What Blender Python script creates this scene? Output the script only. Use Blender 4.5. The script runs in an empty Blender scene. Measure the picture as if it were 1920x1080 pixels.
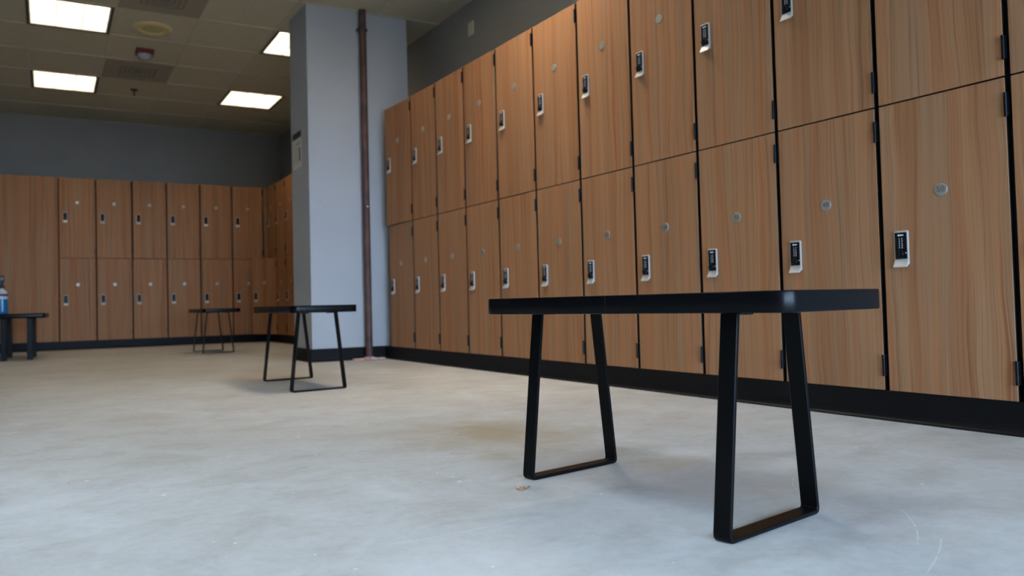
# Locker room: wood-grain lockers on three sides, black flat-bar benches on a bare concrete floor.
import bpy, bmesh, math, random
from mathutils import Vector, Matrix

S = 0.381                      # one locker pitch in metres; plan dimensions below are in pitches
SC = bpy.context.scene
COL = SC.collection
rnd = random.Random(7)

# ------------------------------------------------------------------ measured plan
ZB, ZD, ZT = 0.254, 2.673, 5.025        # plinth top, row split, locker top
Y0 = 2.991                              # first visible gap on the right-hand wall
YB, XB = 24.751, -5.630                 # back row front plane, first gap of the back row
XW = 0.48                               # front plane of the corner run beyond the pillar
PX0, PX1, PY0, PY1 = -1.54, 0.66, 14.42, 15.52   # pillar footprint
ZC = 7.08                               # ceiling height
XR, YBW = 1.40, 26.15                   # right-hand and back wall planes
XL, YF = -16.5, -9.0                    # left-hand wall, wall behind the camera

# ------------------------------------------------------------------ materials
def new_mat(name):
    m = bpy.data.materials.new(name); m.use_nodes = True
    nt = m.node_tree
    return m, nt, nt.nodes['Principled BSDF']

def plain(name, col, rough=0.5, metal=0.0, spec=0.5):
    m, nt, b = new_mat(name)
    b.inputs['Base Color'].default_value = (*col, 1)
    b.inputs['Roughness'].default_value = rough
    b.inputs['Metallic'].default_value = metal
    b.inputs['Specular IOR Level'].default_value = spec
    return m

def N(nt, typ, **kw):
    n = nt.nodes.new(typ)
    for k, v in kw.items():
        if k in n.inputs.keys(): n.inputs[k].default_value = v
        else: setattr(n, k, v)
    return n

def ramp(nt, src, stops, interp='LINEAR'):
    r = nt.nodes.new('ShaderNodeValToRGB'); r.color_ramp.interpolation = interp
    e = r.color_ramp.elements
    while len(e) < len(stops): e.new(0.5)
    for el, (p, c) in zip(e, stops):
        el.position = p; el.color = (*c, 1) if len(c) == 3 else c
    nt.links.new(src, r.inputs['Fac'])
    return r

def mix(nt, fac, a, b, mode='MIX'):
    m = nt.nodes.new('ShaderNodeMix'); m.data_type = 'RGBA'; m.blend_type = mode
    for sock, v in ((m.inputs['Factor'], fac), (m.inputs['A'], a), (m.inputs['B'], b)):
        if isinstance(v, (int, float)): sock.default_value = v
        elif isinstance(v, tuple): sock.default_value = (*v, 1)
        else: nt.links.new(v, sock)
    # colour sockets share names with float ones: pick the RGBA ones
    return m

def mixc(nt, fac, a, b, mode='MIX'):
    m = nt.nodes.new('ShaderNodeMix'); m.data_type = 'RGBA'; m.blend_type = mode
    ins = {'f': m.inputs[0], 'a': m.inputs[6], 'b': m.inputs[7]}
    for k, v in (('f', fac), ('a', a), ('b', b)):
        if isinstance(v, (int, float)): ins[k].default_value = v
        elif isinstance(v, tuple): ins[k].default_value = (*v, 1)
        else: nt.links.new(v, ins[k])
    return m.outputs[2]

def math_(nt, op, a, b=None, clamp=False):
    m = nt.nodes.new('ShaderNodeMath'); m.operation = op; m.use_clamp = clamp
    for i, v in enumerate((a, b)):
        if v is None: continue
        if isinstance(v, (int, float)): m.inputs[i].default_value = v
        else: nt.links.new(v, m.inputs[i])
    return m.outputs[0]

def vmath(nt, op, a, b=None):
    m = nt.nodes.new('ShaderNodeVectorMath'); m.operation = op
    for i, v in enumerate((a, b)):
        if v is None: continue
        if isinstance(v, tuple): m.inputs[i].default_value = v
        else: nt.links.new(v, m.inputs[i])
    return m.outputs['Value'] if op in ('LENGTH', 'DISTANCE') else m.outputs[0]

def wood_material():
    m, nt, b = new_mat('walnut_laminate')
    L = nt.links.new
    tc = N(nt, 'ShaderNodeTexCoord'); oi = N(nt, 'ShaderNodeObjectInfo')
    off = N(nt, 'ShaderNodeCombineXYZ')
    L(math_(nt, 'MULTIPLY', oi.outputs['Random'], 37.0), off.inputs['X'])
    L(math_(nt, 'MULTIPLY', oi.outputs['Random'], 11.0), off.inputs['Z'])
    p0 = vmath(nt, 'ADD', tc.outputs['Object'], off.outputs[0])
    # slow sideways wander of the grain
    mpw = N(nt, 'ShaderNodeMapping'); mpw.inputs['Scale'].default_value = (5.5, 2.0, 1.3); L(p0, mpw.inputs['Vector'])
    w = N(nt, 'ShaderNodeTexNoise', Scale=1.0, Detail=2.5, Roughness=0.5); L(mpw.outputs[0], w.inputs['Vector'])
    wv = vmath(nt, 'MULTIPLY', vmath(nt, 'SUBTRACT', w.outputs['Color'], (0.5, 0.5, 0.5)), (0.075, 0.0, 0.0))
    p = vmath(nt, 'ADD', p0, wv)
    def streak(sx, sz, det, rough):
        mp = N(nt, 'ShaderNodeMapping'); mp.inputs['Scale'].default_value = (sx, 2.0, sz); L(p, mp.inputs['Vector'])
        n = N(nt, 'ShaderNodeTexNoise', Scale=1.0, Detail=det, Roughness=rough); L(mp.outputs[0], n.inputs['Vector'])
        return n.outputs['Fac']
    broad = streak(13.0, 0.28, 2.0, 0.5)
    mid = streak(85.0, 0.55, 4.0, 0.65)
    fine = streak(330.0, 1.1, 3.0, 0.65)
    hue = streak(24.0, 0.5, 2.0, 0.5)
    c1 = ramp(nt, broad, [(0.30, (0.245, 0.108, 0.048)), (0.45, (0.322, 0.156, 0.072)), (0.58, (0.362, 0.188, 0.093)), (0.72, (0.280, 0.125, 0.056))]).outputs[0]
    c2 = ramp(nt, hue, [(0.36, (0.368, 0.146, 0.062)), (0.50, (0.325, 0.163, 0.078)), (0.64, (0.283, 0.176, 0.105))]).outputs[0]
    c = mixc(nt, 0.45, c1, c2)
    d = ramp(nt, mid, [(0.35, (0.58, 0.55, 0.53)), (0.46, (0.97, 0.97, 0.97)), (0.68, (1.12, 1.12, 1.13))]).outputs[0]
    c = mixc(nt, 0.75, c, d, 'MULTIPLY')
    e = ramp(nt, fine, [(0.34, (0.62, 0.60, 0.58)), (0.48, (1, 1, 1)), (0.68, (1.13, 1.13, 1.13))]).outputs[0]
    c = mixc(nt, 0.6, c, e, 'MULTIPLY')
    L(c, b.inputs['Base Color'])
    b.inputs['Roughness'].default_value = 0.6
    b.inputs['Specular IOR Level'].default_value = 0.15
    return m

def paint(name, col, col2, rough=0.65, marks=()):
    m, nt, b = new_mat(name); L = nt.links.new
    tc = N(nt, 'ShaderNodeTexCoord')
    n = N(nt, 'ShaderNodeTexNoise', Scale=1.3, Detail=4.0); L(tc.outputs['Object'], n.inputs['Vector'])
    c = ramp(nt, n.outputs['Fac'], [(0.35, col), (0.65, col2)]).outputs[0]
    for (pt, rad, mc, st) in marks:                 # scuffs with a shape of their own
        dn = vmath(nt, 'LENGTH', vmath(nt, 'SUBTRACT', tc.outputs['Object'], pt))
        n2 = N(nt, 'ShaderNodeTexNoise', Scale=70.0, Detail=3.0); L(tc.outputs['Object'], n2.inputs['Vector'])
        dd = math_(nt, 'ADD', math_(nt, 'DIVIDE', dn, rad), math_(nt, 'MULTIPLY', n2.outputs['Fac'], 0.9))
        f = ramp(nt, dd, [(0.7, (st, st, st)), (1.25, (0, 0, 0))]).outputs[0]
        c = mixc(nt, f, c, mc)
    L(c, b.inputs['Base Color'])
    bn = N(nt, 'ShaderNodeTexNoise', Scale=260.0, Detail=2.0); L(tc.outputs['Object'], bn.inputs['Vector'])
    bp = N(nt, 'ShaderNodeBump', Strength=0.12, Distance=0.002); L(bn.outputs['Fac'], bp.inputs['Height']); L(bp.outputs[0], b.inputs['Normal'])
    b.inputs['Roughness'].default_value = rough
    b.inputs['Specular IOR Level'].default_value = 0.3
    return m

def floor_material():
    m, nt, b = new_mat('bare_concrete'); L = nt.links.new
    tc = N(nt, 'ShaderNodeTexCoord'); P = tc.outputs['Object']
    def noise(scale, det=4.0, rough=0.55, sc=(1, 1, 1), loc=(0, 0, 0), dist=0.0):
        mp = N(nt, 'ShaderNodeMapping'); mp.inputs['Scale'].default_value = sc; mp.inputs['Location'].default_value = loc
        L(P, mp.inputs['Vector'])
        n = N(nt, 'ShaderNodeTexNoise', Scale=scale, Detail=det, Roughness=rough, Distortion=dist); L(mp.outputs[0], n.inputs['Vector'])
        return n.outputs['Fac']
    big = noise(0.9, 5.0, 0.6)
    c = ramp(nt, big, [(0.30, (0.405, 0.395, 0.370)), (0.48, (0.455, 0.455, 0.445)), (0.62, (0.500, 0.508, 0.508))]).outputs[0]
    med = noise(4.5, 6.0, 0.62, (1.0, 1.5, 1), dist=0.6)
    c = mixc(nt, 0.85, c, ramp(nt, med, [(0.30, (0.78, 0.765, 0.74)), (0.50, (1, 1, 1)), (0.70, (1.12, 1.12, 1.13))]).outputs[0], 'MULTIPLY')
    fine = noise(34.0, 5.0, 0.7)
    c = mixc(nt, 0.55, c, ramp(nt, fine, [(0.30, (0.82, 0.82, 0.82)), (0.5, (1, 1, 1)), (0.72, (1.13, 1.13, 1.13))]).outputs[0], 'MULTIPLY')
    sm = noise(2.2, 5.0, 0.6, (1, 1, 1), (7, 3, 0), 1.2)
    c = mixc(nt, ramp(nt, sm, [(0.56, (0, 0, 0)), (0.72, (0.45, 0.45, 0.45))]).outputs[0], c, (0.60, 0.615, 0.63))
    # stains and other patches with a place of their own
    def blob(x, y, rx, ry, col, st, wob=0.7):
        v = vmath(nt, 'MULTIPLY', vmath(nt, 'SUBTRACT', P, (x * S, y * S, 0)), (1 / (rx * S), 1 / (ry * S), 0))
        d = vmath(nt, 'LENGTH', v)
        n = noise(6.0, 4.0, 0.6, (1, 1, 1), (x, y, 0))
        dd = math_(nt, 'ADD', d, math_(nt, 'MULTIPLY', math_(nt, 'SUBTRACT', n, 0.5), wob * 2))
        f = ramp(nt, dd, [(0.15, (st, st, st)), (1.0, (0, 0, 0))]).outputs[0]
        return mixc(nt, f, c, col)
    c = blob(-3.10, 5.35, 0.95, 1.05, (0.30, 0.235, 0.14), 0.80)
    c = blob(-2.95, 11.9, 1.1, 1.7, (0.36, 0.30, 0.20), 0.55)
    c = blob(-2.35, 11.3, 0.8, 0.9, (0.30, 0.31, 0.32), 0.45)
    c = blob(-2.70, 3.72, 0.40, 0.16, (0.47, 0.39, 0.30), 0.65, 1.1)
    c = blob(-2.62, 2.95, 0.42, 0.30, (0.44, 0.40, 0.35), 0.60, 1.1)
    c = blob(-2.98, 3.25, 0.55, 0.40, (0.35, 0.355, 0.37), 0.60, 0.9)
    c = blob(-2.4, 19.9, 1.3, 1.0, (0.27, 0.25, 0.21), 0.55)  # darker patch under the far bench
    c = blob(-2.50, 3.98, 0.42, 0.22, (0.62, 0.62, 0.60), 0.55, 1.2)
    c = blob(-2.42, 2.72, 0.30, 0.24, (0.60, 0.59, 0.56), 0.60, 1.3)
    c = blob(-5.05, 2.75, 0.80, 0.40, (0.60, 0.615, 0.63), 0.45, 1.2)
    c = blob(-4.75, 2.15, 0.60, 0.30, (0.62, 0.63, 0.64), 0.45, 1.2)
    c = blob(-3.9, 5.9, 0.9, 0.5, (0.37, 0.355, 0.32), 0.40, 1.0)
    # white flecks and dark grit
    def flecks(scale, thr, col, st, loc, big_thr):
        mp = N(nt, 'ShaderNodeMapping'); mp.inputs['Location'].default_value = loc; L(P, mp.inputs['Vector'])
        v = N(nt, 'ShaderNodeTexVoronoi', Scale=scale); L(mp.outputs[0], v.inputs['Vector'])
        sel = N(nt, 'ShaderNodeSeparateColor'); L(v.outputs['Color'], sel.inputs[0])
        pick = math_(nt, 'GREATER_THAN', sel.outputs[0], big_thr)
        siz = math_(nt, 'MULTIPLY', sel.outputs[1], thr)
        inside = math_(nt, 'LESS_THAN', v.outputs['Distance'], siz)
        f = math_(nt, 'MULTIPLY', math_(nt, 'MULTIPLY', pick, inside), st)
        return mixc(nt, f, c, col)
    c = flecks(16.0, 0.11, (0.72, 0.74, 0.76), 0.8, (0, 0, 0), 0.70)
    c = flecks(30.0, 0.10, (0.68, 0.70, 0.72), 0.75, (3, 1, 0), 0.74)
    c = flecks(11.0, 0.05, (0.08, 0.08, 0.08), 0.85, (5, 2, 0), 0.72)
    # scratches: thin arcs (centre, radius, half-width) cut by a straight half-plane
    def scratch(cx, cy, r, hw, mid_a, spread, st):
        v = vmath(nt, 'MULTIPLY', vmath(nt, 'SUBTRACT', P, (cx * S, cy * S, 0)), (1, 1, 0))
        d = vmath(nt, 'LENGTH', v)
        band = math_(nt, 'LESS_THAN', math_(nt, 'ABSOLUTE', math_(nt, 'SUBTRACT', d, r * S)), hw * S)
        dm = nt.nodes.new('ShaderNodeVectorMath'); dm.operation = 'DOT_PRODUCT'
        nv = nt.nodes.new('ShaderNodeVectorMath'); nv.operation = 'NORMALIZE'; L(v, nv.inputs[0]); L(nv.outputs[0], dm.inputs[0])
        dm.inputs[1].default_value = (math.cos(mid_a), math.sin(mid_a), 0)
        sel = math_(nt, 'GREATER_THAN', dm.outputs['Value'], math.cos(spread))
        brk = math_(nt, 'GREATER_THAN', noise(26.0, 2.0, 0.5), 0.42)
        f = math_(nt, 'MULTIPLY', math_(nt, 'MULTIPLY', math_(nt, 'MULTIPLY', band, sel), brk), st)
        return mixc(nt, f, c, (0.70, 0.71, 0.72))
    def arc(p1, p2, p3, hw, st):
        (ax, ay), (bx, by), (qx, qy) = p1, p2, p3
        D = 2 * (ax * (by - qy) + bx * (qy - ay) + qx * (ay - by))
        ux = ((ax*ax+ay*ay)*(by-qy) + (bx*bx+by*by)*(qy-ay) + (qx*qx+qy*qy)*(ay-by)) / D
        uy = ((ax*ax+ay*ay)*(qx-bx) + (bx*bx+by*by)*(ax-qx) + (qx*qx+qy*qy)*(bx-ax)) / D
        r = math.hypot(ax-ux, ay-uy)
        m_ = math.atan2(by-uy, bx-ux)
        sp = max(abs((math.atan2(y-uy, x-ux) - m_ + math.pi) % (2*math.pi) - math.pi) for x, y in (p1, p3))
        return scratch(ux, uy, r, hw, m_, sp, st)
    c = arc((-2.614, 2.324), (-2.83, 2.134), (-3.089, 1.972), 0.0030, 0.50)
    c = arc((-2.932, 1.961), (-3.16, 1.85), (-3.378, 1.765), 0.0030, 0.50)
    c = arc((-5.1, 3.2), (-4.7, 3.17), (-4.35, 3.20), 0.003, 0.5)
    c = arc((-6.1, 2.75), (-5.8, 2.70), (-5.55, 2.72), 0.003, 0.6)
    c = arc((-3.95, 4.85), (-3.7, 4.75), (-3.4, 4.72), 0.003, 0.55)
    c = arc((-5.35, 2.12), (-5.15, 2.10), (-4.85, 2.16), 0.003, 0.55)
    c = arc((-2.45, 3.05), (-2.6, 2.95), (-2.72, 2.80), 0.003, 0.5)
    L(c, b.inputs['Base Color'])
    L(ramp(nt, med, [(0.3, (0.50, 0.50, 0.50)), (0.7, (0.66, 0.66, 0.66))]).outputs[0], b.inputs['Roughness'])
    b.inputs['Specular IOR Level'].default_value = 0.35
    bp = N(nt, 'ShaderNodeBump', Strength=0.25, Distance=0.002); L(fine, bp.inputs['Height']); L(bp.outputs[0], b.inputs['Normal'])
    return m

def tile_material():
    m, nt, b = new_mat('mineral_ceiling_tile'); L = nt.links.new
    tc = N(nt, 'ShaderNodeTexCoord')
    n = N(nt, 'ShaderNodeTexNoise', Scale=90.0, Detail=3.0); L(tc.outputs['Object'], n.inputs['Vector'])
    c = ramp(nt, n.outputs['Fac'], [(0.35, (0.45, 0.41, 0.30)), (0.6, (0.53, 0.48, 0.36))]).outputs[0]
    L(c, b.inputs['Base Color']); b.inputs['Roughness'].default_value = 0.9
    b.inputs['Specular IOR Level'].default_value = 0.1
    bp = N(nt, 'ShaderNodeBump', Strength=0.3, Distance=0.002); L(n.outputs['Fac'], bp.inputs['Height']); L(bp.outputs[0], b.inputs['Normal'])
    return m

def emit(name, col, st):
    m, nt, b = new_mat(name)
    b.inputs['Base Color'].default_value = (0.8, 0.8, 0.8, 1)
    b.inputs['Emission Color'].default_value = (*col, 1)
    b.inputs['Emission Strength'].default_value = st
    return m

def pipe_material():
    m, nt, b = new_mat('rusty_primed_steel'); L = nt.links.new
    tc = N(nt, 'ShaderNodeTexCoord')
    n = N(nt, 'ShaderNodeTexNoise', Scale=9.0, Detail=5.0); L(tc.outputs['Object'], n.inputs['Vector'])
    c = ramp(nt, n.outputs['Fac'], [(0.32, (0.035, 0.018, 0.015)), (0.55, (0.078, 0.036, 0.029)), (0.72, (0.11, 0.062, 0.052))]).outputs[0]
    L(c, b.inputs['Base Color']); b.inputs['Roughness'].default_value = 0.6
    return m

def flange_material():
    m, nt, b = new_mat('chipped_pink_mortar'); L = nt.links.new
    tc = N(nt, 'ShaderNodeTexCoord')
    n = N(nt, 'ShaderNodeTexNoise', Scale=30.0, Detail=4.0); L(tc.outputs['Object'], n.inputs['Vector'])
    c = ramp(nt, n.outputs['Fac'], [(0.42, (0.52, 0.25, 0.20)), (0.55, (0.56, 0.36, 0.30)), (0.66, (0.60, 0.57, 0.53))]).outputs[0]
    L(c, b.inputs['Base Color']); b.inputs['Roughness'].default_value = 0.85
    return m

def glass_material():
    m = bpy.data.materials.new('window_glass'); m.use_nodes = True
    nt = m.node_tree; nt.nodes.clear()
    o = nt.nodes.new('ShaderNodeOutputMaterial'); t = nt.nodes.new('ShaderNodeBsdfTransparent')
    g = nt.nodes.new('ShaderNodeBsdfGlossy'); g.inputs['Roughness'].default_value = 0.02
    x = nt.nodes.new('ShaderNodeMixShader'); x.inputs[0].default_value = 0.06
    nt.links.new(t.outputs[0], x.inputs[1]); nt.links.new(g.outputs[0], x.inputs[2]); nt.links.new(x.outputs[0], o.inputs[0])
    return m

WOOD = wood_material()
CARCASS = plain('black_carcass_board', (0.006, 0.006, 0.007), 0.7, 0, 0.15)
EDGE = plain('black_edge_band', (0.010, 0.009, 0.008), 0.6, 0, 0.2)
HINGE = plain('black_hinge_steel', (0.004, 0.0045, 0.006), 0.35, 0.0, 0.16)
CHROME = plain('satin_nickel', (0.50, 0.49, 0.46), 0.42, 0.25)
KEYPAD = plain('black_keypad_plastic', (0.006, 0.006, 0.007), 0.4, 0.0, 0.15)
WHITE_INK = plain('white_ink', (0.80, 0.82, 0.84), 0.6)
PLATE = plain('brushed_steel_plate', (0.37, 0.36, 0.32), 0.48, 0.6)
INK = plain('dark_engraving', (0.10, 0.10, 0.095), 0.6)
BLACK = plain('black_powder_coat', (0.0026, 0.0026, 0.0029), 0.36, 0.0, 0.11)
BENCHTOP = plain('black_bench_laminate', (0.0026, 0.0027, 0.0033), 0.27, 0.0, 0.12)
SEAM = plain('seam_gap', (0.018, 0.018, 0.018), 0.8, 0.0, 0.1)
RUBBER = plain('black_vinyl_base', (0.0045, 0.0045, 0.005), 0.5, 0.0, 0.15)
TPAINT = paint('blue_grey_pillar_paint', (0.355, 0.385, 0.420), (0.385, 0.412, 0.450), 0.6, marks=(
    (((PX0 + 0.22) * S, PY0 * S, 3.17 * S), 0.016, (0.16, 0.17, 0.19), 0.8), (((PX0 + 0.40) * S, PY0 * S, 3.10 * S), 0.008, (0.18, 0.19, 0.20), 0.6),
    (((PX0 + 0.85) * S, PY0 * S, 3.8 * S), 0.008, (0.22, 0.23, 0.25), 0.5), (((PX0 + 0.5) * S, PY0 * S, 2.0 * S), 0.010, (0.25, 0.26, 0.28), 0.5)))
WPAINT = paint('grey_wall_paint', (0.235, 0.232, 0.224), (0.262, 0.258, 0.250), 0.75)
FLOOR = floor_material()
TILE = tile_material()
TBAR = plain('cream_grid_bar', (0.48, 0.44, 0.34), 0.7)
FRAMEB = plain('dark_troffer_edge', (0.035, 0.035, 0.033), 0.6)
FILL_COOL = emit('added_cool_panel', (0.76, 0.89, 1.0), 40.0)  # panel of the added unseen fixtures that lift the near floor
FILL_SOFT = emit('added_soft_panel', (0.88, 0.95, 1.0), 6.5)  # panel of the added unseen fixture left of the front bench
FILL_WARM = emit('added_warm_panel', (1.0, 0.79, 0.53), 11.0)  # panel of an added unseen fixture, warm light towards the pillar
FILL_NEUTRAL = emit('added_neutral_panel', (1.0, 0.87, 0.70), 56.0)  # panel of an added unseen fixture, boosted for the mid-wall lockers
LOUVRE = plain('white_louvre', (0.72, 0.72, 0.72), 0.4)
TUBE = emit('fluorescent_panel', (1.0, 0.79, 0.53), 10.0)
VENTM = plain('dusty_vent_metal', (0.30, 0.26, 0.20), 0.7)
VENTD = plain('vent_core', (0.22, 0.19, 0.15), 0.8)
SPEAKER = plain('yellowed_plastic', (0.62, 0.50, 0.24), 0.6)
SPEAKG = plain('yellowed_grille', (0.44, 0.38, 0.19), 0.7)
RED = plain('alarm_red', (0.12, 0.008, 0.010), 0.4)
STROBE = plain('strobe_lens', (0.30, 0.31, 0.34), 0.2)
BRONZE = plain('dark_bronze', (0.06, 0.05, 0.035), 0.5, 0.4)
PIPE = pipe_material()
FLANGE = flange_material()
PAPER = plain('notice_paper', (0.55, 0.54, 0.50), 0.8)
PRINT = plain('notice_black_print', (0.022, 0.022, 0.022), 0.7)
PRINTG = plain('notice_grey_print', (0.36, 0.35, 0.33), 0.8)
IVORY = plain('ivory_plastic', (0.55, 0.54, 0.45), 0.5)
BLUE = plain('blue_cleaning_fluid', (0.010, 0.155, 0.36), 0.25)
BOTTLEW = plain('white_bottle_plastic', (0.55, 0.56, 0.58), 0.4)
NAVY = plain('navy_label_print', (0.025, 0.025, 0.12), 0.5)
TRIGGER = plain('black_trigger_plastic', (0.012, 0.012, 0.012), 0.4)
LEAFM = plain('dry_leaf', (0.30, 0.16, 0.09), 0.8)
LEAFD = plain('dry_leaf_stalk', (0.12, 0.08, 0.06), 0.8)
GLASS = glass_material()
ALU = plain('window_aluminium', (0.30, 0.30, 0.31), 0.4, 0.6)

# ------------------------------------------------------------------ mesh helpers (arguments in pitches)
class MB:
    def __init__(self): self.bm = bmesh.new()
    def box(self, x0, x1, y0, y1, z0, z1, bev=0.0, seg=2):
        r = bmesh.ops.create_cube(self.bm, size=1.0)['verts']
        for v in r:
            v.co = Vector(((x0 + x1) / 2 + v.co.x * (x1 - x0), (y0 + y1) / 2 + v.co.y * (y1 - y0), (z0 + z1) / 2 + v.co.z * (z1 - z0)))
        if bev:
            es = {e for v in r for e in v.link_edges}
            bmesh.ops.bevel(self.bm, geom=list(es), offset=bev, segments=seg, affect='EDGES', profile=0.5)
        return self
    def prism(self, pts, a, b, axis='z', bev=0.0, seg=2):
        """closed outline pts extruded from a to b along axis (x: pts are y,z; y: x,z; z: x,y)"""
        def mk(p, t):
            return {'x': (t, p[0], p[1]), 'y': (p[0], t, p[1]), 'z': (p[0], p[1], t)}[axis]
        lo = [self.bm.verts.new(mk(p, a)) for p in pts]; hi = [self.bm.verts.new(mk(p, b)) for p in pts]
        n = len(pts); fs = []
        f0 = self.bm.faces.new(lo); f1 = self.bm.faces.new(hi); fs += [f0, f1]
        for i in range(n): fs.append(self.bm.faces.new((lo[i], lo[(i + 1) % n], hi[(i + 1) % n], hi[i])))
        bmesh.ops.recalc_face_normals(self.bm, faces=fs)
        if bev:
            bmesh.ops.bevel(self.bm, geom=list(f0.edges) + list(f1.edges), offset=bev, segments=seg, affect='EDGES', profile=0.5)
        return self
    def ring(self, outer, inner, a, b, axis='y'):
        def mk(p, t):
            return {'x': (t, p[0], p[1]), 'y': (p[0], t, p[1]), 'z': (p[0], p[1], t)}[axis]
        n = len(outer)
        vs = [[self.bm.verts.new(mk(p, t)) for p in loop] for loop in (outer, inner) for t in (a, b)]
        oa, ob, ia, ib = vs; fs = []
        for i in range(n):
            j = (i + 1) % n
            for q in ((oa[i], oa[j], ob[j], ob[i]), (ia[i], ib[i], ib[j], ia[j]), (oa[i], ia[i], ia[j], oa[j]), (ob[i], ob[j], ib[j], ib[i])):
                fs.append(self.bm.faces.new(q))
        bmesh.ops.recalc_face_normals(self.bm, faces=fs)
        return self
    def lathe(self, prof, c=(0, 0, 0), n=32, axis='z'):
        rings = []
        for (r, z) in prof:
            ring = []
            for i in range(n):
                t = 2 * math.pi * i / n
                q = (r * math.cos(t), r * math.sin(t), z)
                if axis == 'y': q = (q[0], q[2], q[1])
                if axis == 'x': q = (q[2], q[0], q[1])
                ring.append(self.bm.verts.new((c[0] + q[0], c[1] + q[1], c[2] + q[2])))
            rings.append(ring)
        fs = []
        for a, b in zip(rings, rings[1:]):
            for i in range(n): fs.append(self.bm.faces.new((a[i], a[(i + 1) % n], b[(i + 1) % n], b[i])))
        fs.append(self.bm.faces.new(rings[0])); fs.append(self.bm.faces.new(rings[-1]))
        bmesh.ops.recalc_face_normals(self.bm, faces=fs)
        return self
    def mesh(self, name, mats, smooth=None):
        me = bpy.data.meshes.new(name)
        bmesh.ops.scale(self.bm, vec=(S, S, S), verts=self.bm.verts)
        self.bm.to_mesh(me); self.bm.free()
        for m in (mats if isinstance(mats, (list, tuple)) else [mats]): me.materials.append(m)
        if smooth:
            me.polygons.foreach_set('use_smooth', [True] * len(me.polygons))
            me.set_sharp_from_angle(angle=math.radians(smooth))
        return me
    def obj(self, name, mats, parent=None, loc=(0, 0, 0), smooth=None):
        return link(name, self.mesh(name, mats, smooth), parent, loc)

def link(name, data, parent=None, loc=(0, 0, 0), rot=(0, 0, 0)):
    o = bpy.data.objects.new(name, data); COL.objects.link(o)
    o.location = [v * S for v in loc]; o.rotation_euler = rot
    if parent: o.parent = parent
    return o

def tag(o, label, cat, group=None):
    o['label'] = label; o['category'] = cat
    if group: o['group'] = group
    return o
def thing(name, label, cat, loc=(0, 0, 0), rz=0.0, group=None):
    return tag(link(name, None, None, loc, (0, 0, rz)), label, cat, group)
def struct(o, label=None):
    o['kind'] = 'structure'
    if label: o['label'] = label
    return o
def children(o): return list(o.children)
def copy_tree(o, parent=None):
    c = o.copy(); COL.objects.link(c)
    if parent: c.parent = parent
    for ch in children(o): copy_tree(ch, c)
    return c

def rrect(hx, hy, r, n=6, cx=0.0, cy=0.0):
    pts = []
    for sx, sy, a0 in ((1, 1, 0), (-1, 1, 90), (-1, -1, 180), (1, -1, 270)):
        for i in range(n + 1):
            t = math.radians(a0 + 90 * i / n)
            pts.append((cx + sx * (hx - r) + r * math.cos(t), cy + sy * (hy - r) + r * math.sin(t)))
    return pts

def text_mesh(name, body, size, mat, spacing=1.0):
    """upright lettering on the plane facing local -Y, centred"""
    cu = bpy.data.curves.new(name, 'FONT'); cu.body = body; cu.size = size * S
    cu.align_x = 'CENTER'; cu.align_y = 'CENTER'; cu.space_line = spacing; cu.resolution_u = 2; cu.extrude = 0.0004
    o = bpy.data.objects.new(name, cu); COL.objects.link(o)
    bpy.context.view_layer.update()
    me = bpy.data.meshes.new_from_object(o.evaluated_get(bpy.context.evaluated_depsgraph_get()))
    bpy.data.objects.remove(o); bpy.data.curves.remove(cu)
    me.transform(Matrix.Rotation(math.radians(90), 4, 'X')); me.name = name
    me.materials.clear(); me.materials.append(mat)
    return me

# ------------------------------------------------------------------ the setting
b = MB(); b.box(XL, XR + 0.2, YF, YBW + 0.2, -0.3, 0.0)
struct(b.obj('floor', FLOOR), 'bare grey concrete floor with stains and scratches')
b = MB(); b.box(XR, XR + 0.3, YF, YBW + 0.3, 0, ZC + 0.5); struct(b.obj('wall_right', WPAINT), 'grey painted wall above the right-hand lockers')
b = MB(); b.box(XL - 0.3, XR + 0.3, YBW, YBW + 0.3, 0, ZC + 0.5); struct(b.obj('wall_back', WPAINT), 'dark grey painted wall above the back lockers')
b = MB(); b.box(XL - 0.3, XL, YF, YBW + 0.3, 0, ZC + 0.5); struct(b.obj('wall_left', WPAINT))
# wall behind the camera with a run of windows
WIN = [(-8.6, -5.6), (-5.2, -2.2), (-1.8, 1.0)]; WZ0, WZ1 = 0.25, 4.9
b = MB(); b.box(XL, XR, YF - 0.4, YF, 0, WZ0); b.box(XL, XR, YF - 0.4, YF, WZ1, ZC + 0.5)
xs = [XL] + [v for w in WIN for v in w] + [XR]
for i in range(0, len(xs), 2): b.box(xs[i], xs[i + 1], YF - 0.4, YF, WZ0, WZ1)
struct(b.obj('wall_front', WPAINT))
for i, (x0, x1) in enumerate(WIN):
    b = MB()
    for q in ((x0, x0 + 0.14, WZ0, WZ1), (x1 - 0.14, x1, WZ0, WZ1), (x0 + 0.14, x1 - 0.14, WZ0, WZ0 + 0.14), (x0 + 0.14, x1 - 0.14, WZ1 - 0.14, WZ1), ((x0 + x1) / 2 - 0.06, (x0 + x1) / 2 + 0.06, WZ0 + 0.14, WZ1 - 0.14)):
        b.box(q[0], q[1], YF - 0.28, YF - 0.12, q[2], q[3])
    w = struct(b.obj('window_%d' % (i + 1), ALU))
    g = MB(); g.box(x0 + 0.14, x1 - 0.14, YF - 0.21, YF - 0.19, WZ0 + 0.14, WZ1 - 0.14); g.obj('window_pane', GLASS, w)

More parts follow.
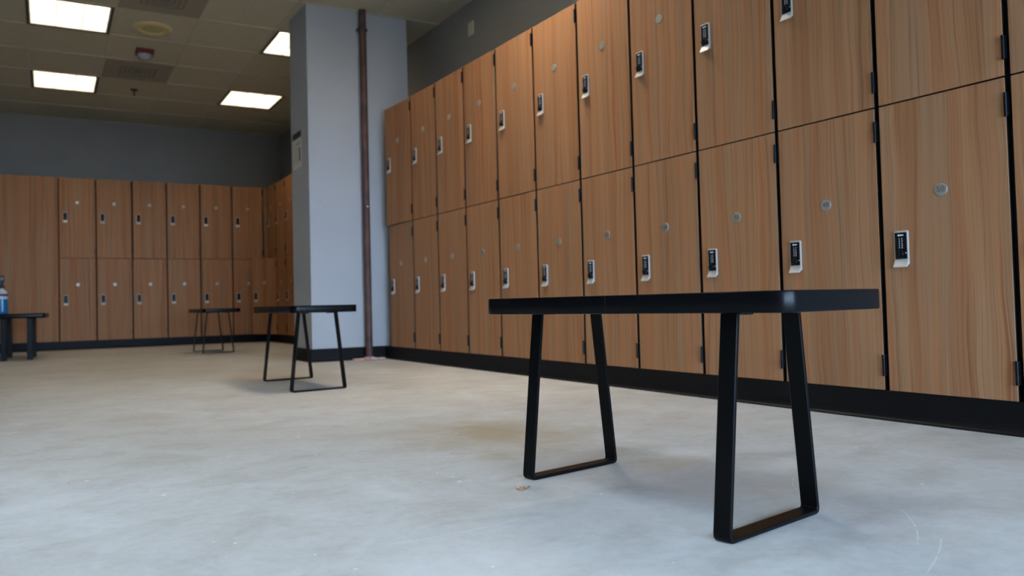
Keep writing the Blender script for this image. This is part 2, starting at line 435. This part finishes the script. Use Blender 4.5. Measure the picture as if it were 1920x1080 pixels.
# ceiling: tiles hung in a grid of bars, with openings for the troffers
GA = math.radians(-1.2); GPX, GPY = 1.61, 1.665; GN = (-4.75, 21.14)
LIGHTS = [(-1, -3), (-1, 0), (2, -3), (2, 0), (-1, -6), (2, -6), (-1, -9), (2, -8), (-4, -9), (-1, -12), (-4, -12)]                # cells (column, row) that hold a light: seen ones first, then added unseen ones
VENTS = [(0, -4), (0, -1)]
HOLES = set(LIGHTS)
b = MB()
for i in range(-8, 5):
    for j in range(-19, 4):
        if (i, j) in HOLES: continue
        b.box(i * GPX + 0.012, (i + 1) * GPX - 0.012, j * GPY + 0.012, (j + 1) * GPY - 0.012, 0.010, 0.06)
nt_faces = len(b.bm.faces)
for i in range(-8, 6): b.box(i * GPX - 0.020, i * GPX + 0.020, -19 * GPY, 4 * GPY, -0.006, 0.012)
for j in range(-19, 5): b.box(-8 * GPX, 5 * GPX, j * GPY - 0.020, j * GPY + 0.020, -0.005, 0.011)
b.bm.faces.ensure_lookup_table()
for f in b.bm.faces[nt_faces:]: f.material_index = 1
ceil = b.obj('ceiling', [TILE, TBAR], None, (GN[0], GN[1], ZC)); ceil.rotation_euler = (0, 0, GA)
struct(ceil, 'dim cream tiled ceiling in a grid of metal bars')
b = MB(); b.box(XL - 0.3, XR + 0.3, YF - 0.4, YBW + 0.3, ZC + 1.0, ZC + 1.1); struct(b.obj('ceiling_slab', plain('dark_slab', (0.03, 0.03, 0.03), 0.9)))
def gpos(i, j, dz=0.0):
    x, y = i * GPX, j * GPY
    c, s = math.cos(GA), math.sin(GA)
    return (GN[0] + c * x - s * y, GN[1] + s * x + c * y, ZC + dz)

# square pillar
b = MB(); b.box(PX0, PX1, PY0, PY1, 0, ZC + 0.3)
struct(b.obj('wall_pillar', TPAINT), 'square blue-grey painted pillar with black base')
def cove(name, p0, p1, nx, ny, h=ZB, out=0.055, th=0.02, label=None):
    """vinyl cove base from p0 to p1, its face turned to (nx, ny)"""
    prof = [(0, 0), (out, 0), (out, 0.012), (out * 0.62, 0.026), (th + 0.006, 0.055), (th, 0.10), (th, h - 0.008), (th - 0.006, h), (0, h)]
    bm_ = MB()
    a = [bm_.bm.verts.new((p0[0] + nx * d, p0[1] + ny * d, z)) for d, z in prof]
    c = [bm_.bm.verts.new((p1[0] + nx * d, p1[1] + ny * d, z)) for d, z in prof]
    n = len(prof); fs = [bm_.bm.faces.new(a), bm_.bm.faces.new(c)]
    for i in range(n): fs.append(bm_.bm.faces.new((a[i], a[(i + 1) % n], c[(i + 1) % n], c[i])))
    bmesh.ops.recalc_face_normals(bm_.bm, faces=fs)
    return struct(bm_.obj(name, RUBBER), label)
# plinths that carry the lockers
def plinth(name, x0, x1, y0, y1):
    q = MB(); q.box(x0, x1, y0, y1, 0, ZB - 0.004); return struct(q.obj(name, CARCASS))
plinth('trim_1', 0.045, XR - 0.02, Y0 - 1.0, PY0 - 0.03)
plinth('trim_2', XB - 2.2, XB + 6.0, YB + 0.045, YBW - 0.02)
plinth('trim_3', XW + 0.045, XR - 0.02, Y0 + 18.68, YB - 0.08)
cove('baseboard_right', (0.025, Y0 - 1.0), (0.025, PY0 - 0.04), -1, 0, label='black cove base under the right-hand lockers')
cove('baseboard_back', (XB - 2.2, YB + 0.025), (XW - 0.02, YB + 0.025), 0, -1, label='black cove base under the back lockers')
cove('baseboard_corner', (XW + 0.025, Y0 + 18.68), (XW + 0.025, YB - 0.04), -1, 0)
cove('baseboard_pillar', (PX0 - 0.055, PY0), (0.05, PY0), 0, -1, label='black cove base round the pillar')
cove('baseboard_side', (PX0, PY0 - 0.04), (PX0, PY1), -1, 0)
# wooden filler strips closing the runs
q = MB(); q.box(XB + 6.02, XW + 0.02, YB, YB + 0.05, ZB, ZT); struct(q.obj('trim_4', WOOD), 'narrow wooden filler strip in the back corner')

# ------------------------------------------------------------------ lockers
cache = {}
def numerals(s):
    if ('n', s) not in cache: cache['n', s] = text_mesh('numerals', s, 0.066, INK)
    return cache['n', s]
def locker_parts(w, up, detail):
    """meshes of one locker, local frame: x across, y into the locker, z up from its own base"""
    key = (round(w, 3), up, detail)
    if key in cache: return cache[key]
    h = (ZT - ZD) if up else (ZD - ZB)
    dw = w - 0.040                                   # door width: the black frame shows between doors
    g = 0.006
    p = {}
    m = MB(); m.box(-w / 2 + 0.002, w / 2 - 0.002, 0.052, 1.33, 0.001, h - 0.001)
    p['body'] = m.mesh('locker_body', CARCASS)
    m = MB(); m.box(-dw, 0, 0, 0.048, g if up else 0.0, h - (0.0 if up else g), 0.003, 1)   # origin on the hinge edge
    m.bm.normal_update()
    for f in m.bm.faces:                             # black edge banding all round, wood on the faces
        if abs(f.normal.y) < 0.5: f.material_index = 1
    p['door'] = m.mesh('locker_door', [WOOD, EDGE])
    zl = 1.033 if up else 1.036
    lx = -dw + 0.155
    # lock housing: a rounded nickel body with a pull lip curling out at the bottom
    m = MB()
    m.prism(rrect(0.058, 0.128, 0.014, 4, lx, zl + 0.178), -0.018, 0.0, 'y', 0.004, 2)
    lip = [(0.0, 0.064), (-0.017, 0.064), (-0.023, 0.046), (-0.046, 0.006), (-0.042, 0.0), (-0.029, 0.010), (-0.014, 0.022), (0.0, 0.028)]
    m.prism([(y, z + zl) for y, z in lip], lx - 0.059, lx + 0.059, 'x', 0.004, 1)
    p['lock_housing'] = m.mesh('lock_housing', CHROME, 40)
    m = MB(); m.prism(rrect(0.049, 0.110, 0.004, 2, lx, zl + 0.181), -0.0205, -0.016, 'y')
    p['keypad'] = m.mesh('keypad', KEYPAD)
    m = MB(); m.lathe([(0.033, 0.0), (0.033, -0.016), (0.029, -0.021), (0.0005, -0.021)], (lx - 0.006, -0.020, zl + 0.110), 20, 'y')
    m.box(lx - 0.012, lx + 0.000, -0.046, -0.040, zl + 0.084, zl + 0.136, 0.002, 1)
    p['lock_knob'] = m.mesh('lock_knob', KEYPAD, 40)
    zp = 1.627 if up else 1.640
    m = MB(); m.lathe([(0.0500, 0.0), (0.0500, -0.006), (0.0480, -0.008), (0.0005, -0.008)], (-dw / 2, 0, zp), 28, 'y')
    p['number_plate'] = m.mesh('number_plate', PLATE, 40)
    if detail:
        t = text_mesh('keypad_digits', '1   2\n3   4\n5   6\n7   8\n9   0', 0.0165, WHITE_INK, 1.12)
        bm2 = bmesh.new(); bm2.from_mesh(t)
        for v in bm2.verts: v.co += Vector((lx * S, -0.0215 * S, (zl + 0.2) * S))
        # arrow showing which way the bolt is thrown
        ax, az = lx, zl + 0.268
        pts = [(ax - 0.026, az), (ax - 0.013, az + 0.011), (ax - 0.013, az + 0.005), (ax + 0.024, az + 0.005), (ax + 0.024, az - 0.005), (ax - 0.013, az - 0.005), (ax - 0.013, az - 0.011)]
        bm2.faces.new([bm2.verts.new((x * S, -0.0215 * S, z * S)) for x, z in pts])
        bmesh.ops.create_uvsphere(bm2, u_segments=8, v_segments=6, radius=0.004 * S, matrix=Matrix.Translation(Vector((lx + 0.040, -0.0205, zl + 0.118)) * S))
        bm2.to_mesh(t); bm2.free(); p['keypad_digits'] = t
    m = MB()
    m.lathe([(0.012, -0.09), (0.012, 0.09)], (0.0, 0, 0), 12)
    m.box(-0.012, 0.0, 0.0, 0.012, -0.09, 0.09)
    m.box(-0.010, 0.018, 0.004, 0.050, -0.086, 0.086)
    p['hinge'] = m.mesh('hinge', HINGE, 40)
    p['hz'] = [(0.218, 2.180) if up else (0.211, 2.207)][0]
    p['dw'] = dw; p['zp'] = zp
    cache[key] = p
    return p

protos = {}
def place_locker(w, up, detail, loc, rz, label, group, number=None, ajar=0.0):
    key = (round(w, 3), up, detail)
    if key not in protos:
        p = locker_parts(w, up, detail)
        r = thing('locker', label, 'locker', (0, 0, 0))
        link('locker_body', p['body'], r)
        d = link('locker_door', p['door'], r, (p['dw'] / 2, 0, 0))
        for nm in ('lock_housing', 'keypad', 'keypad_digits', 'lock_knob', 'number_plate'):
            if nm in p: link(nm, p[nm], d)
        for z in p['hz']: link('hinge', p['hinge'], r, (p['dw'] / 2 + 0.004, -0.010, z))
        protos[key] = r
        o = r
    else:
        o = copy_tree(protos[key])
    p = locker_parts(w, up, detail)
    o.location = [v * S for v in loc]; o.rotation_euler = (0, 0, rz)
    tag(o, label, 'locker', group)
    door = [c for c in o.children if c.name.startswith('locker_door')][0]
    door.rotation_euler = (0, 0, ajar)
    for c in list(door.children):                    # a copied numeral belongs to its source only
        if c.name.startswith('plate_numerals'): bpy.data.objects.remove(c)
    o['_num'] = number or ''
    return o, door, p

ORD = ['zeroth', 'first', 'second', 'third', 'fourth', 'fifth', 'sixth', 'seventh', 'eighth', 'ninth', 'tenth', 'eleventh']
NUM = {0: '50', 1: '48', 2: '46', 3: '44', 4: '42'}
todo = []
RG = 'wood-grain lockers along the right-hand wall'
for k in range(10, -2, -1):
    y0, y1 = Y0 + k, Y0 + k + (1.09 if k == 10 else 1.0)
    w = y1 - y0; n = 11 - k                                   # n counts from the pillar
    for up in (True, False):
        row = 'upper' if up else 'lower'
        if k == -1: lab = '%s-row wood locker cut off by the right edge of the photo, after number 50' % row
        elif k == 10 and up: lab = 'upper-row wood locker against the pillar, its door slightly ajar'
        elif k == 10: lab = 'lower-row wood locker against the pillar, beside the pipe'
        elif k == 0 and not up: lab = 'lower-row wood locker with number 50 on its round plate, nearest complete one'
        elif k == 0: lab = 'upper-row wood locker directly above the one numbered 50'
        else: lab = '%s-row wood locker on the right-hand wall, %s along from the pillar' % (row, ORD[n])
        num = None if up else NUM.get(k)
        o, d, p = place_locker(w, up, True, (0, (y0 + y1) / 2, ZD if up else ZB), -math.pi / 2, lab, RG, num, math.radians(2.6) if (k == 10 and up) else 0.0)
        todo.append((d, p, num))
BG = 'wood-grain lockers along the back wall'
for k in range(6):
    for up in (True, False):
        row = 'upper' if up else 'lower'
        if k == 5: lab = '%s-row wood locker at the right end of the back wall, in the corner' % row
        elif k == 0: lab = '%s-row wood locker on the back wall, next to the tall plain cabinet' % row
        else: lab = '%s-row wood locker on the back wall, %s from the tall plain cabinet' % (row, ORD[k + 1])
        o, d, p = place_locker(1.0, up, False, (XB + k + 0.5, YB, ZD if up else ZB), 0.0, lab, BG, None, math.radians(3.0) if (k == 2 and up) else 0.0)
CG = 'wood-grain lockers in the corner beyond the pillar'
for k in range(3):
    yc = Y0 + 20.68 - k + 0.5
    for up in (True, False):
        row = 'upper' if up else 'lower'
        if k == 0 and not up: lab = 'lower wood locker in the back right corner with its door standing open'
        elif k == 0: lab = 'upper wood locker in the back right corner, above the open door'
        elif k == 1: lab = '%s wood locker beyond the pillar, middle of the short corner run' % row
        else: lab = '%s wood locker beyond the pillar, partly hidden by its left edge' % row
        o, d, p = place_locker(1.0, up, False, (XW, yc, ZD if up else ZB), -math.pi / 2, lab, CG, None, math.radians(36) if (k == 0 and not up) else 0.0)
for d, p, num in todo:
    if num: link('plate_numerals', numerals(num), d, (-p['dw'] / 2, -0.0085, p['zp'] + 0.002))
for o in list(COL.objects):
    if '_num' in o: del o['_num']
bodies = [o for o in COL.objects if o.name.startswith('locker_body') and o.parent and o.parent['group'] == CG]
for o in bodies: o.scale = (1, 0.62, 1)                       # the corner run is shallower

# tall plain cabinet at the left of the back row
t = thing('tall_cabinet', 'tall plain wooden cabinet without lock at the left end of the back wall', 'cabinet', (XB - 1.1, YB, ZB))
m = MB(); m.box(-1.09, 1.09, 0.052, 1.33, 0, ZT - ZB); m.obj('cabinet_body', CARCASS, t)
m = MB(); m.box(-1.09, 1.088, 0, 0.048, 0, ZT - ZB, 0.003, 1); m.obj('cabinet_door', WOOD, t)

# ------------------------------------------------------------------ benches
def leg_frame(hb, ht, h, w, th):
    """flat-bar U splayed towards the floor, bent round at the feet, with short flanges under the seat"""
    k = math.hypot(hb - ht, h) / h
    def half(o):
        xb = lambda z: hb - o * k + (ht - hb) * (z / h)
        r = max(0.038 - o, 0.014)
        P0, P1, P2 = Vector((xb(o) - r, o)), Vector((xb(o), o)), Vector((xb(o + r), o + r))
        pts = [tuple(P0 * (1 - a) ** 2 + P1 * 2 * a * (1 - a) + P2 * a * a) for a in (0, .25, .5, .75, 1)]
        return pts, xb
    po, xo = half(0.0); pi, xi = half(th)
    right = po + [(xo(h), h), (xi(h) - 0.045, h), (xi(h) - 0.045, h - 0.008), (xi(h - 0.008), h - 0.008)] + list(reversed(pi))
    outline = right + [(-x, z) for x, z in reversed(right)]
    m = MB(); m.prism(outline, -w / 2, w / 2, 'y', 0.003, 1)
    return m

BZ0, BZ1 = 1.003, 1.098
SEAT = MB(); SEAT.prism(rrect(0.456, 0.968, 0.10, 10), BZ0, BZ1, 'z', 0.007, 2); SEAT = SEAT.mesh('bench_seat', BENCHTOP, 35)
LEGM = leg_frame(0.388, 0.272, BZ0, 0.086, 0.020).mesh('leg_frame', BLACK, 35)
m = MB(); m.box(-0.03, 0.03, -0.045, 0.045, -0.010, 0.0, 0.003, 1); PADM = m.mesh('fixing_plate', BLACK)
m = MB(); m.box(-0.4562, -0.4545, -0.001, 0.001, BZ0 + 0.004, BZ1 - 0.004); SEAMM = m.mesh('edge_seam', SEAM)
def bench(label, seat, legs, group, seam=None):
    """seat: x, y, turn; legs: two (x, y, turn)"""
    t = thing('bench', label, 'bench', (seat[0], seat[1], 0), seat[2], group)
    link('bench_seat', SEAT, t)
    if seam is not None: link('edge_seam', SEAMM, t, (0, seam, 0))
    for (x, y, a) in legs:
        d = Matrix.Rotation(-seat[2], 2) @ Vector((x - seat[0], y - seat[1]))
        l = link('leg_frame', LEGM, t, (d.x, d.y, 0.001), (0, 0, a - seat[2]))
        for sx in (-0.175, 0.175): link('fixing_plate', PADM, l, (sx, 0.0, BZ0 - 0.001))
    return t
BGR = 'black benches with splayed flat-bar legs'
bench('black flat-bar bench nearest the camera, in front of the right-hand lockers', (-3.388, 3.133, 0.159), ((-3.392, 2.474, 0.152), (-3.400, 3.937, 0.152)), BGR, seam=0.0)
bench('black flat-bar bench in the middle distance, left of the pillar', (-3.035, 10.42, 0.0), ((-3.13, 9.515, 0.10), (-3.01, 11.21, 0.11)), BGR)
bench('smallest-looking black flat-bar bench, far off before the back lockers', (-2.26, 19.93, 0.0), ((-2.28, 19.36, 0.0), (-2.29, 20.50, 0.0)), BGR)
# heavier bench at the left edge
t = thing('bench', 'heavy black bench on thick square legs, at the left edge before the tall cabinet', 'bench', (-6.62, 21.2, 0), math.radians(-3.5), None)
m = MB(); m.prism(rrect(0.60, 1.15, 0.05, 5), 0.975, 1.085, 'z', 0.02, 2); m.obj('bench_seat', BENCHTOP, t, smooth=35)
m = MB(); m.box(-0.055, 0.055, -0.14, 0.14, 0, 0.98, 0.006, 1); TH = m.mesh('leg', BLACK)
for sx in (-0.27, 0.27):
    for sy in (-0.72, 0.78): link('leg', TH, t, (sx, sy, 0))
# spray bottle standing on it
t = thing('spray_bottle', 'blue and white spray bottle with black trigger top on the heavy bench', 'bottle', (-6.965, 20.72, 1.086))
m = MB(); m.lathe([(0.105, 0), (0.118, 0.012), (0.120, 0.06), (0.120, 0.345)], n=28); m.obj('bottle_body', BLUE, t, smooth=50)
m = MB(); m.lathe([(0.120, 0.345), (0.121, 0.35), (0.120, 0.44), (0.108, 0.50), (0.082, 0.545), (0.046, 0.575), (0.040, 0.60)], n=28); m.obj('bottle_shoulder', BOTTLEW, t, smooth=50)
m = MB(); m.lathe([(0.1215, 0.415), (0.1225, 0.42), (0.1225, 0.455), (0.1180, 0.470)], n=28); m.obj('bottle_label', NAVY, t, smooth=50)
m = MB(); m.lathe([(0.048, 0.60), (0.050, 0.605), (0.050, 0.66), (0.030, 0.68), (0.028, 0.76)], n=20)
m.box(-0.10, 0.062, -0.034, 0.034, 0.76, 0.90, 0.014, 2); m.box(-0.135, -0.10, -0.018, 0.018, 0.83, 0.875, 0.005, 1); m.prism([(-0.085, 0.77), (-0.060, 0.77), (-0.066, 0.70), (-0.098, 0.62), (-0.112, 0.63), (-0.088, 0.70)], -0.018, 0.018, 'y')
m.obj('trigger_head', TRIGGER, t, smooth=40)

# ------------------------------------------------------------------ on the pillar and walls
px = -0.395; py = PY0 - 0.135
t = thing('standpipe', 'rust-brown steel pipe running floor to ceiling in front of the pillar', 'pipe', (px, py, 0))
m = MB(); m.lathe([(0.072, 0.02), (0.072, ZC - 0.004)], n=24); m.obj('pipe', PIPE, t, smooth=50)
m = MB(); m.lathe([(0.074, 6.64), (0.082, 6.65), (0.082, 6.71), (0.074, 6.72)], n=24); m.box(-0.105, 0.105, -0.02, 0.10, 6.66, 6.70); m.box(-0.02, 0.02, 0.05, 0.132, 6.66, 6.70); m.obj('pipe_clamp', BRONZE, t, smooth=50)
m = MB(); m.box(-0.34, 0.34, -0.060, 0.070, 0.0, 0.030, 0.008, 1); m.lathe([(0.115, 0.030), (0.11, 0.045), (0.078, 0.058)], n=20); m.obj('base_flange', FLANGE, t)
m = MB(); m.lathe([(0.016, 0.0), (0.013, -0.012), (0.0005, -0.014)], (0.0, -0.070, 3.073), 12, 'y'); m.obj('pipe_tag', WHITE_INK, t)

nx = PX0 - 0.004
t = thing('wall_notice', 'paper notice with black heading taped to the left side of the pillar', 'notice', (nx, 15.13, 3.92))
m = MB(); m.box(0.0, 0.004, -0.27, 0.27, 0.0, 0.60); m.obj('paper_sheet', PAPER, t)
m = MB(); m.box(-0.006, 0.003, -0.26, 0.27, 0.615, 0.735); m.obj('heading_strip', PRINT, t)
m = MB(); m.box(-0.002, 0.001, -0.20, -0.13, 0.13, 0.40); m.obj('printed_bar', PRINT, t)
m = MB()
for i in range(7): m.box(-0.0015, 0.001, -0.05, 0.22 - 0.02 * (i % 3), 0.12 + i * 0.05, 0.14 + i * 0.05)
m.box(-0.0015, 0.001, -0.20, 0.05, 0.47, 0.52)
m.obj('printed_lines', PRINTG, t)

t = thing('blank_wall_plate', 'ivory blank cover plate high on the wall above the right-hand lockers', 'wall plate', (XR, 12.985, 6.40))
m = MB(); m.box(-0.024, 0.0, -0.10, 0.10, 0.0, 0.275, 0.008, 2); m.obj('cover_plate', IVORY, t)
m = MB()
for z in (0.05, 0.225): m.lathe([(0.008, 0.0), (0.006, -0.005), (0.0005, -0.006)], (-0.024, 0.0, z), 10, 'x')
m.obj('plate_screws', CHROME, t)

# ------------------------------------------------------------------ on the ceiling
def troffer(i, j, label, tube=TUBE):
    x, y, z = gpos(i + 0.5, j + 0.5)
    t = thing('ceiling_light', label, 'ceiling light', (x, y, z), GA, 'square louvred ceiling lights')
    hx, hy = GPX / 2 - 0.022, GPY / 2 - 0.022
    m = MB()
    o_ = [(-hx, -hy), (hx, -hy), (hx, hy), (-hx, hy)]; f = 0.045
    i_ = [(-hx + f, -hy + f), (hx - f, -hy + f), (hx - f, hy - f), (-hx + f, hy - f)]
    m.ring(o_, i_, -0.010, 0.40, 'z'); m.obj('light_frame', FRAMEB, t)
    m = MB(); m.box(-hx + f, hx - f, -hy + f, hy - f, 0.36, 0.40); m.obj('lamp_panel', tube, t)
    m = MB(); a, c_ = hx - f, hy - f
    for s in (-1, 1):
        m.box(min(s * a, s * (a - 0.03)), max(s * a, s * (a - 0.03)), -c_, c_, 0.0, 0.36)
        m.box(-a + 0.03, a - 0.03, min(s * c_, s * (c_ - 0.03)), max(s * c_, s * (c_ - 0.03)), 0.0, 0.36)
        m.box(s * a / 3 - 0.007, s * a / 3 + 0.007, -c_ + 0.03, c_ - 0.03, 0.0, 0.30)
        m.box(-a + 0.03, a - 0.03, s * c_ / 3 - 0.007, s * c_ / 3 + 0.007, 0.0, 0.30)
    m.obj('louvre', LOUVRE, t)
    return t
troffer(-1, -3, 'large square ceiling light cut off by the top left of the photo')
troffer(-1, 0, 'square ceiling light at far left, below the cut-off one')
troffer(2, -3, 'square ceiling light half hidden behind the left edge of the pillar')
troffer(2, 0, 'square ceiling light nearest the back corner, left of the pillar')
troffer(-1, -6, 'added unseen square ceiling light above the top of the photo, between the first two benches', FILL_WARM)  # from here on unseen fixtures, added to bring up the mid-room light
troffer(2, -6, 'added unseen square ceiling light above the top of the photo, before the pillar')
troffer(-1, -9, 'added unseen square ceiling light above the top of the photo, left of the front bench', FILL_SOFT)
troffer(2, -8, 'added unseen square ceiling light above the top of the photo, beside the nearest lockers', FILL_NEUTRAL)
troffer(-4, -9, 'added unseen square ceiling light above the photo, over the open floor at its left edge', FILL_COOL)  # this and the rest are added, unseen, to brighten the near floor
troffer(-1, -12, 'added unseen square ceiling light above the photo, nearly over the camera', FILL_COOL)
troffer(-4, -12, 'added unseen square ceiling light above the photo, behind and left of the camera', FILL_COOL)
def vent(i, j, label):
    x, y, z = gpos(i + 0.5, j + 0.5)
    t = thing('air_vent', label, 'ceiling vent', (x, y, z), GA, 'square air vents in the ceiling')
    h, k = GPX / 2 - 0.03, GPY / 2 - 0.03
    m = MB(); m.box(-h, h, -k, k, -0.008, 0.0085); m.obj('vent_plate', VENTM, t)
    m = MB()
    for q in (0.42, 0.32, 0.22): m.ring([(-q, -q), (q, -q), (q, q), (-q, q)], [(-q + .05, -q + .05), (q - .05, -q + .05), (q - .05, q - .05), (-q + .05, q - .05)], -0.020, -0.007, 'z')
    m.box(-0.12, 0.12, -0.12, 0.12, -0.018, -0.007); m.obj('vent_core', VENTD, t)
vent(0, -4, 'dusty square ceiling vent at the top edge of the photo')
vent(0, -1, 'dusty square ceiling vent between the red alarm and the sprinkler')
t = thing('ceiling_speaker', 'round yellowed ceiling speaker between the two vents', 'speaker', (-4.05, 17.08, ZC))
m = MB(); m.lathe([(0.40, 0.02), (0.40, -0.012), (0.37, -0.030), (0.24, -0.036), (0.22, -0.020)], n=40); m.obj('speaker_rim', SPEAKER, t, smooth=50)
m = MB(); m.lathe([(0.22, -0.018), (0.20, -0.024), (0.05, -0.034), (0.0005, -0.036)], n=32); m.obj('speaker_grille', SPEAKG, t, smooth=50)
t = thing('ceiling_fire_alarm', 'red fire alarm with clear strobe lens on the ceiling by the vent', 'alarm', (-4.01, 18.62, ZC))
m = MB(); m.box(-0.19, 0.19, -0.16, 0.16, -0.10, 0.02, 0.015, 2); m.obj('alarm_base', RED, t)
m = MB(); m.lathe([(0.165, -0.10), (0.160, -0.15), (0.12, -0.20), (0.05, -0.225), (0.0005, -0.228)], n=28); m.obj('strobe_lens', STROBE, t, smooth=50)
t = thing('ceiling_sprinkler', 'small dark sprinkler head hanging from the ceiling below the vent', 'sprinkler', (-3.84, 22.05, ZC))
m = MB(); m.lathe([(0.105, 0.02), (0.105, -0.012), (0.05, -0.030), (0.030, -0.040)], n=24); m.obj('escutcheon', BRONZE, t, smooth=50)
m = MB(); m.lathe([(0.030, -0.035), (0.030, -0.09), (0.012, -0.10), (0.012, -0.135), (0.045, -0.140), (0.045, -0.148), (0.0005, -0.150)], n=20); m.obj('deflector', BRONZE, t, smooth=50)

# dry leaf on the floor by the near bench
t = thing('dry_leaf', 'small curled brown leaf on the floor by the front bench leg', 'leaf', (-3.935, 3.70, 0.0), 0.35)
m = MB()
pr = [(-0.048, 0.0), (-0.030, 0.018), (-0.012, 0.013), (-0.002, 0.028), (0.012, 0.013), (0.034, 0.018), (0.040, 0.0), (0.026, -0.013), (0.008, -0.010), (-0.008, -0.022), (-0.024, -0.010)]
c0 = m.bm.verts.new((0, 0, 0.007)); vs = [m.bm.verts.new((x, y, 0.003 + 0.012 * (0.4 + 0.6 * math.sin(3 * i)))) for i, (x, y) in enumerate(pr)]
for i in range(len(vs)): m.bm.faces.new((c0, vs[i], vs[(i + 1) % len(vs)]))
bmesh.ops.recalc_face_normals(m.bm, faces=m.bm.faces)
bmesh.ops.solidify(m.bm, geom=list(m.bm.faces), thickness=0.0025)
zmin = min(v.co.z for v in m.bm.verts)
for v in m.bm.verts: v.co.z -= zmin
m.obj('leaf_blade', LEAFM, t)
m = MB(); m.box(0.036, 0.066, -0.003, 0.003, 0.0015, 0.008); m.obj('leaf_stalk', LEAFD, t)

# ------------------------------------------------------------------ light: cool sky through the windows behind the camera, warm troffers ahead, added ones overhead
w = bpy.data.worlds.new('overcast_day'); SC.world = w; w.use_nodes = True
nt = w.node_tree; bg = nt.nodes['Background']
tc = N(nt, 'ShaderNodeTexCoord'); sp = N(nt, 'ShaderNodeSeparateXYZ'); nt.links.new(tc.outputs['Generated'], sp.inputs[0])
mr = N(nt, 'ShaderNodeMapRange'); mr.inputs['From Min'].default_value = -1; mr.inputs['From Max'].default_value = 1; nt.links.new(sp.outputs['Z'], mr.inputs['Value'])
r = ramp(nt, mr.outputs[0], [(0.0, (0.10, 0.105, 0.11)), (0.45, (0.13, 0.14, 0.15)), (0.495, (0.46, 0.68, 1.0)), (1.0, (0.56, 0.76, 1.0))])
nt.links.new(r.outputs[0], bg.inputs['Color']); bg.inputs['Strength'].default_value = 45.0
for i, (x0, x1) in enumerate(WIN):
    l = bpy.data.lights.new('window_portal', 'AREA'); l.shape = 'RECTANGLE'
    l.size = (x1 - x0) * S; l.size_y = (WZ1 - WZ0) * S; l.cycles.is_portal = True
    o = bpy.data.objects.new('window_portal', l); COL.objects.link(o)
    o.location = ((x0 + x1) / 2 * S, (YF - 0.05) * S, (WZ0 + WZ1) / 2 * S); o.rotation_euler = (math.radians(90), 0, 0)   # faces +Y

# ------------------------------------------------------------------ camera
F, YAW, PITCH, ROLL = 1440.668, 0.48994, 0.02764, -0.02330
CXX, CYY = 819.186, 531.112
P3 = [-6.4398, 0.0, 1.0715]
fw = Vector((math.sin(YAW) * math.cos(PITCH), math.cos(YAW) * math.cos(PITCH), math.sin(PITCH)))
rt = Vector((math.cos(YAW), -math.sin(YAW), 0)); upv = rt.cross(fw)
c, s = math.cos(ROLL), math.sin(ROLL)
rt2 = c * rt + s * upv; up2 = -s * rt + c * upv
cam = bpy.data.cameras.new('camera'); co = bpy.data.objects.new('camera', cam); COL.objects.link(co)
M = Matrix(((rt2.x, up2.x, -fw.x, P3[0] * S), (rt2.y, up2.y, -fw.y, P3[1] * S), (rt2.z, up2.z, -fw.z, P3[2] * S), (0, 0, 0, 1)))
co.matrix_world = M
cam.sensor_fit = 'HORIZONTAL'; cam.sensor_width = 36.0; cam.lens = F / 1920 * 36
cam.shift_x = (960 - CXX) / 1920; cam.shift_y = -(540 - CYY) / 1920
cam.clip_start = 0.05; cam.clip_end = 100
cam.dof.use_dof = True; cam.dof.focus_distance = 1.66; cam.dof.aperture_fstop = 4.5
SC.camera = co

SC.view_settings.view_transform = 'Standard'; SC.view_settings.look = 'None'
SC.view_settings.gamma = 1.0; SC.view_settings.use_curve_mapping = False
SC.view_settings.exposure = 0.0
SC.cycles.use_denoising = True
SC.cycles.max_bounces = 10; SC.cycles.diffuse_bounces = 6
SC.cycles.sample_clamp_indirect = 6.0
SC.cycles.adaptive_threshold = 0.02
